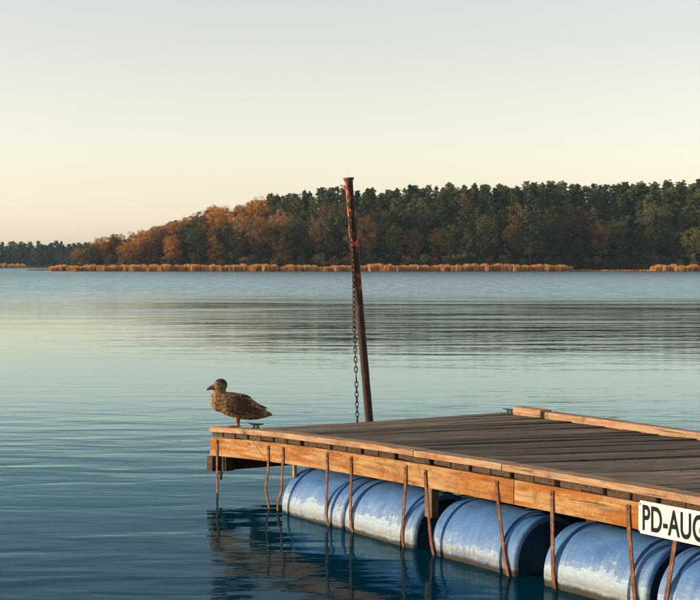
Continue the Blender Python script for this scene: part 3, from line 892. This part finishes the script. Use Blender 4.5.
for k, p in enumerate(path):
    d = (path[(k + 1) % 16] - path[k - 1]).normalized(); b = Vector((0, 1, 0)); a = d.cross(b)
    for j in range(nn):
        t = 2 * math.pi * j / nn; vv.append(p + (a * math.cos(t) + b * math.sin(t)) * wr)
for k in range(16):
    for j in range(nn):
        k2, j2 = (k + 1) % 16, (j + 1) % nn
        ff.append((k * nn + j, k * nn + j2, k2 * nn + j2, k2 * nn + j))
link_me = mesh_of('chain_link', vv, ff, True); link_me.materials.append(MAT['chain'])
pitch = .0445
s = 0.0; k = 0
while s < seg[-1]:
    p, d = along(s)
    o = link('chain_link', link_me, None, chain, p - A)
    q = (-d).to_track_quat('Z', 'Y')
    o.rotation_mode = 'QUATERNION'; o.rotation_quaternion = q @ Matrix.Rotation(rad(35 + 90 * (k % 2) + random.uniform(-12, 12)), 4, 'Z').to_quaternion()
    s += pitch; k += 1
vv, ff = [], []
tube(vv, ff, [(.01, .04, .03), (0, .0, .03), (0, -.004, .02)], [.008, .008, .008], 8)
link('hook', mesh_of('hook', vv, ff), MAT['chain'], chain)

# ------------------------------------------------------------------ duck
PXM = 1 / 120.6
def duck_mats():
    m = M('duck_plumage')
    tc = m.node('ShaderNodeTexCoord'); sp = m.node('ShaderNodeSeparateXYZ'); m.l.new(tc.outputs['Object'], sp.inputs[0])
    mp = m.node('ShaderNodeMapping'); mp.inputs['Scale'].default_value = (46, 60, 70); m.l.new(tc.outputs['Object'], mp.inputs['Vector'])
    vo = m.node('ShaderNodeTexVoronoi'); vo.feature = 'F1'; m.l.new(mp.outputs[0], vo.inputs['Vector']); vo.inputs['Scale'].default_value = 1.0
    n = m.noise(tc.outputs['Object'], 60, 4)
    body = m.ramp(m.math('ADD', vo.outputs['Distance'], m.math('MULTIPLY', n, .25)), [(.15, (.025, .013, .007)), (.45, (.085, .046, .022)), (.7, (.22, .13, .06)), (.95, (.34, .22, .11))])
    head = m.ramp(m.noise(tc.outputs['Object'], 110, 4), [(.35, (.06, .036, .02)), (.65, (.22, .14, .075))])
    hm = m.ramp(m.math('ADD', m.math('MULTIPLY', sp.outputs['Z'], 1.0), 0), [(.285, 0.0), (.305, 1.0)])
    col = m.mix(hm, body, head)
    crown = m.ramp(m.math('ADD', sp.outputs['Z'], m.math('MULTIPLY', sp.outputs['X'], .35)), [(.318, 0.0), (.330, 1.0)])
    col = m.mix(crown, col, (.035, .022, .014))
    m.set(col, .7, spec=.25); m.bump(m.math('ADD', vo.outputs['Distance'], n), .5, .004)
    m2 = M('duck_orange_skin'); v = m2.coords(rand=False); m2.set(m2.ramp(m2.noise(v, 80, 3), [(.3, (.18, .065, .022)), (.7, (.30, .115, .042))]), .5)
    m3 = M('duck_bill'); v = m3.coords(rand=False); m3.set(m3.ramp(m3.noise(v, 60, 3), [(.35, (.05, .032, .02)), (.65, (.20, .10, .045))]), .4)
    m4 = M('duck_wing'); v = m4.coords((1, 1, 1), rand=False)
    vo = m4.node('ShaderNodeTexVoronoi'); mp = m4.node('ShaderNodeMapping'); mp.inputs['Scale'].default_value = (20, 40, 34); m4.l.new(v, mp.inputs['Vector']); m4.l.new(mp.outputs[0], vo.inputs['Vector']); vo.inputs['Scale'].default_value = 1
    mp.inputs['Scale'].default_value = (40, 60, 62)
    s4 = m4.node('ShaderNodeSeparateXYZ'); m4.l.new(v, s4.inputs[0])
    dark = m4.ramp(vo.outputs['Distance'], [(.2, (.014, .009, .007)), (.6, (.045, .027, .016)), (.95, (.15, .09, .045))])
    warm = m4.ramp(vo.outputs['Distance'], [(.2, (.05, .028, .015)), (.5, (.13, .075, .038)), (.9, (.28, .18, .09))])
    at = m4.node('ShaderNodeAttribute'); at.attribute_name = 'edge'
    wc = m4.mix(m4.ramp(m4.math('ADD', s4.outputs['X'], .5), [(.40, 0.0), (.52, 1.0)]), warm, dark)
    m4.set(m4.mix(m4.ramp(at.outputs['Fac'], [(.62, 0.0), (.85, .75)]), wc, m4.mix(m4.ramp(m4.math('ADD', s4.outputs['X'], .5), [(.42, 0.0), (.56, 1.0)]), (.28, .17, .08), (.085, .052, .027))), .7, spec=.25)
    m5 = M('duck_eye'); m5.set((.008, .006, .005), .1)
    return m.mat, m2.mat, m3.mat, m4.mat, m5.mat
PLUM, SKIN, BILL, WING, EYE = duck_mats()
def ring_loft(secs, n=24):
    """secs: list of (center, half-width along y, vector of half-height) -> closed mesh"""
    vv, ff = [], []
    for c, hw_, up in secs:
        for k in range(n):
            t = 2 * math.pi * k / n
            vv.append(Vector(c) + Vector((0, hw_ * math.cos(t), 0)) + Vector(up) * math.sin(t))
    for i in range(len(secs) - 1):
        for k in range(n):
            k2 = (k + 1) % n; ff.append((i * n + k, i * n + k2, (i + 1) * n + k2, (i + 1) * n + k))
    ff.append(tuple(range(n))[::-1]); ff.append(tuple((len(secs) - 1) * n + k for k in range(n)))
    return vv, ff
duck_loc = dock_to_world(.275, .085, topz(.24) + .002)
duck = empty('duck', duck_loc, rad(4)); tag(duck, 'brown speckled duck standing on the dock corner board', 'duck')
vv, ff = [], []
def addm(a):
    b = len(vv); vv.extend(a[0]); ff.extend([tuple(i + b for i in f) for f in a[1]])
st = [(-24.6, 30, 24, 3.5), (-23.4, 33, 20.5, 6.5), (-20, 35, 16.4, 9), (-15, 35.6, 15, 10), (-9, 35.2, 11.8, 11.5), (-2, 34.6, 9.4, 12.2), (6, 33.2, 7.8, 12.2), (14, 29.6, 7.0, 11), (21, 24.6, 7.4, 9), (27, 20.2, 8.8, 6.5), (32, 15.6, 10.2, 4.6), (36.3, 12.6, 11.4, 3.2)]
addm(ring_loft([((x * PXM, 0, (a + b) / 2 * PXM), w * PXM, (0, 0, (a - b) / 2 * PXM)) for x, a, b, w in st]))
nk = [(-13.5, 26, 8.5, 10.0, 0), (-15.3, 31, 7.6, 8.6, .0), (-15.8, 35, 5.8, 6.5, .0), (-15.6, 37.5, 5.2, 6.1, .05), (-15.2, 41, 5.7, 7.2, .0), (-14.9, 44, 5.3, 6.6, 0), (-14.7, 46.6, 3.9, 4.8, 0), (-14.6, 48.0, 1.8, 2.4, 0)]
addm(ring_loft([((x * PXM, 0, z * PXM), w * PXM, (rx * PXM, 0, tl * PXM)) for x, z, w, rx, tl in nk]))
# bill, legs and webbed feet belong to the same body
bl = [(-18.0, 41.6, 3.8, 4.2), (-21.5, 40.7, 3.4, 3.4), (-24.0, 39.7, 3.5, 2.6), (-26.6, 38.7, 4.0, 2.1), (-28.6, 38.1, 3.0, 1.6)]
addm(ring_loft([((x * PXM, 0, z * PXM), w * PXM, (h * .35 * PXM, 0, h * PXM)) for x, z, w, h in bl], 14))
for s, dx in ((-1, 0.0), (1, 1.3)):
    tube(vv, ff, [((1.0 + dx) * PXM, s * 4.2 * PXM, 13 * PXM), ((1.6 + dx) * PXM, s * 4.0 * PXM, 8 * PXM), ((1.8 + dx) * PXM, s * 3.8 * PXM, 4.5 * PXM), ((1.9 + dx) * PXM, s * 3.8 * PXM, .9 * PXM)], [.026, .016, .0085, .0085], 10)
    fx, fy = (1.9 + dx) * PXM, s * 3.8 * PXM
    toes = [(-.075, -.03), (-.088, .0), (-.072, .032)]
    for tx, ty in toes: tube(vv, ff, [(fx, fy, .008), (fx + tx * .6, fy + ty * .6, .0065), (fx + tx, fy + ty, .0045)], [.007, .006, .0045], 6)
    tube(vv, ff, [(fx, fy, .01), (fx + .018, fy, .006)], [.006, .004], 6)
    for (ax, ay), (bx, by) in zip(toes, toes[1:]):
        b = len(vv)
        for z in (.0025, .0075): vv.extend([Vector((fx, fy, z)), Vector((fx + ax * .93, fy + ay * .93, z)), Vector((fx + (ax + bx) * .44, fy + (ay + by) * .44, z)), Vector((fx + bx * .93, fy + by * .93, z))])
        ff.extend([(b, b + 1, b + 2, b + 3), (b + 7, b + 6, b + 5, b + 4)] + [(b + i, b + 4 + i, b + 4 + (i + 1) % 4, b + (i + 1) % 4) for i in range(4)])
src = link('duck_source', mesh_of('duck_source', vv, ff))
bm = bmesh.new(); bm.from_mesh(src.data); bmesh.ops.recalc_face_normals(bm, faces=bm.faces); bm.to_mesh(src.data); bm.free()
rm = src.modifiers.new('r', 'REMESH'); rm.mode = 'VOXEL'; rm.voxel_size = .0032
sm = src.modifiers.new('s', 'SMOOTH'); sm.factor = .5; sm.iterations = 3
bpy.context.view_layer.update()
dm = bpy.data.meshes.new_from_object(src.evaluated_get(bpy.context.evaluated_depsgraph_get()))
bpy.data.objects.remove(src)
dm.materials.clear()
for mt in (PLUM, SKIN, BILL): dm.materials.append(mt)
for p in dm.polygons:
    c = p.center; p.use_smooth = True
    p.material_index = 1 if c.z < 7.2 * PXM and abs(c.x) < .12 and not c.x > .05 else 2 if c.x < -20.8 * PXM and 35 * PXM < c.z else 0
link('body', dm, None, duck)
# folded wings: overlapping feather blades following the flank
EDGE = []
def feather(vv, ff, x0, z0, y0, x1, z1, y1, w, thick=.002):
    n = 6
    a, b = Vector((x0, y0, z0)), Vector((x1, y1, z1)); d = (b - a).normalized()
    side = d.cross(Vector((0, 1, 0))).normalized(); out = side.cross(d).normalized()
    base = len(vv)
    for i in range(n + 1):
        t = i / n; c = a.lerp(b, t); ww = w * (math.sin(math.pi * min(1, .25 + t * .7)) ** .7) * (1 if t < .9 else .5)
        for sg, bulge in ((-1, 0), (0, thick * 2), (1, 0)):
            vv.append(c + side * ww * sg + Vector((0, bulge * (1 if y0 > 0 else -1), 0)))
            EDGE.append(1.0 if sg or i >= n - 1 else 0.0)
    for i in range(n):
        for k in range(2):
            q = base + i * 3 + k; ff.append((q, q + 1, q + 4, q + 3))
def body_half_w(x, z):
    xs_ = [s[0] * PXM for s in st]
    a = np.interp(x, xs_, [s[1] * PXM for s in st]); b = np.interp(x, xs_, [s[2] * PXM for s in st]); w = np.interp(x, xs_, [s[3] * PXM for s in st])
    q = max(-.98, min(.98, (z - (a + b) / 2) / ((a - b) / 2)))
    return w * math.sqrt(1 - q * q)
for s in (-1, 1):
    wv, wf = [], []
    rs = random.Random(8)
    def fth(xa, za, xb, zb, w, lift):
        xa, za, xb, zb = xa * PXM, za * PXM, xb * PXM, zb * PXM
        feather(wv, wf, xa, za, s * (body_half_w(xa, za) + lift), xb, zb, s * (max(.012, body_half_w(xb, zb)) + lift * .8), w)
    for k in range(6): fth(4 + k * 1.2, 27 - k * 1.6, 31.5 - k * 1.6, 18.5 - k * 1.3, .013, .004 + .0012 * k)      # long flight feathers
    for row, (xx, n) in enumerate(((6, 6), (0, 7), (-6, 7), (-11, 6))):
        for k in range(n):
            z = 31.5 - k * 2.4 - rs.uniform(0, .5)
            fth(xx + k * .5, z, xx + 9.5 + k * .4, z - 2.6 - .3 * k, .0125, .007 + .0015 * row)
    wm = mesh_of('wing', wv, wf, True); wm.attributes.new('edge', 'FLOAT', 'POINT').data.foreach_set('value', EDGE); EDGE.clear()
    link('wing', wm, WING, duck)
    ev, ef = [], []
    eb = bmesh.new(); bmesh.ops.create_uvsphere(eb, u_segments=10, v_segments=8, radius=.0058)
    link('eye', bm_mesh('eye', eb, True), EYE, duck, (-17.6 * PXM, s * 5.15 * PXM, 43.2 * PXM))
# tail feathers
tv, tf = [], []
for k in range(5):
    a = (k - 2) * .16
    feather(tv, tf, .235, .125, .001 + .012 * (k - 2), .296, .098 + .004 * abs(k - 2), .02 * (k - 2), .010)
wm = mesh_of('tail', tv, tf, True); wm.attributes.new('edge', 'FLOAT', 'POINT').data.foreach_set('value', EDGE)
link('tail', wm, WING, duck)

# ------------------------------------------------------------------ haze over the lake
vol = bpy.data.materials.new('lake_haze'); vol.use_nodes = True
vn = vol.node_tree.nodes; vn.remove(vn['Principled BSDF'])
pv = vn.new('ShaderNodeVolumePrincipled'); pv.inputs['Color'].default_value = (.45, .75, 1.0, 1); pv.inputs['Density'].default_value = .00007
vol.node_tree.links.new(pv.outputs[0], vn['Material Output'].inputs['Volume'])
bm = bmesh.new(); box_bm(bm, -2600, 2600, -80, 2600, -3, 52)
hz = link('haze', bm_mesh('haze', bm), vol); tag(hz, 'thin bluish air over the lake', 'haze', kind='stuff')
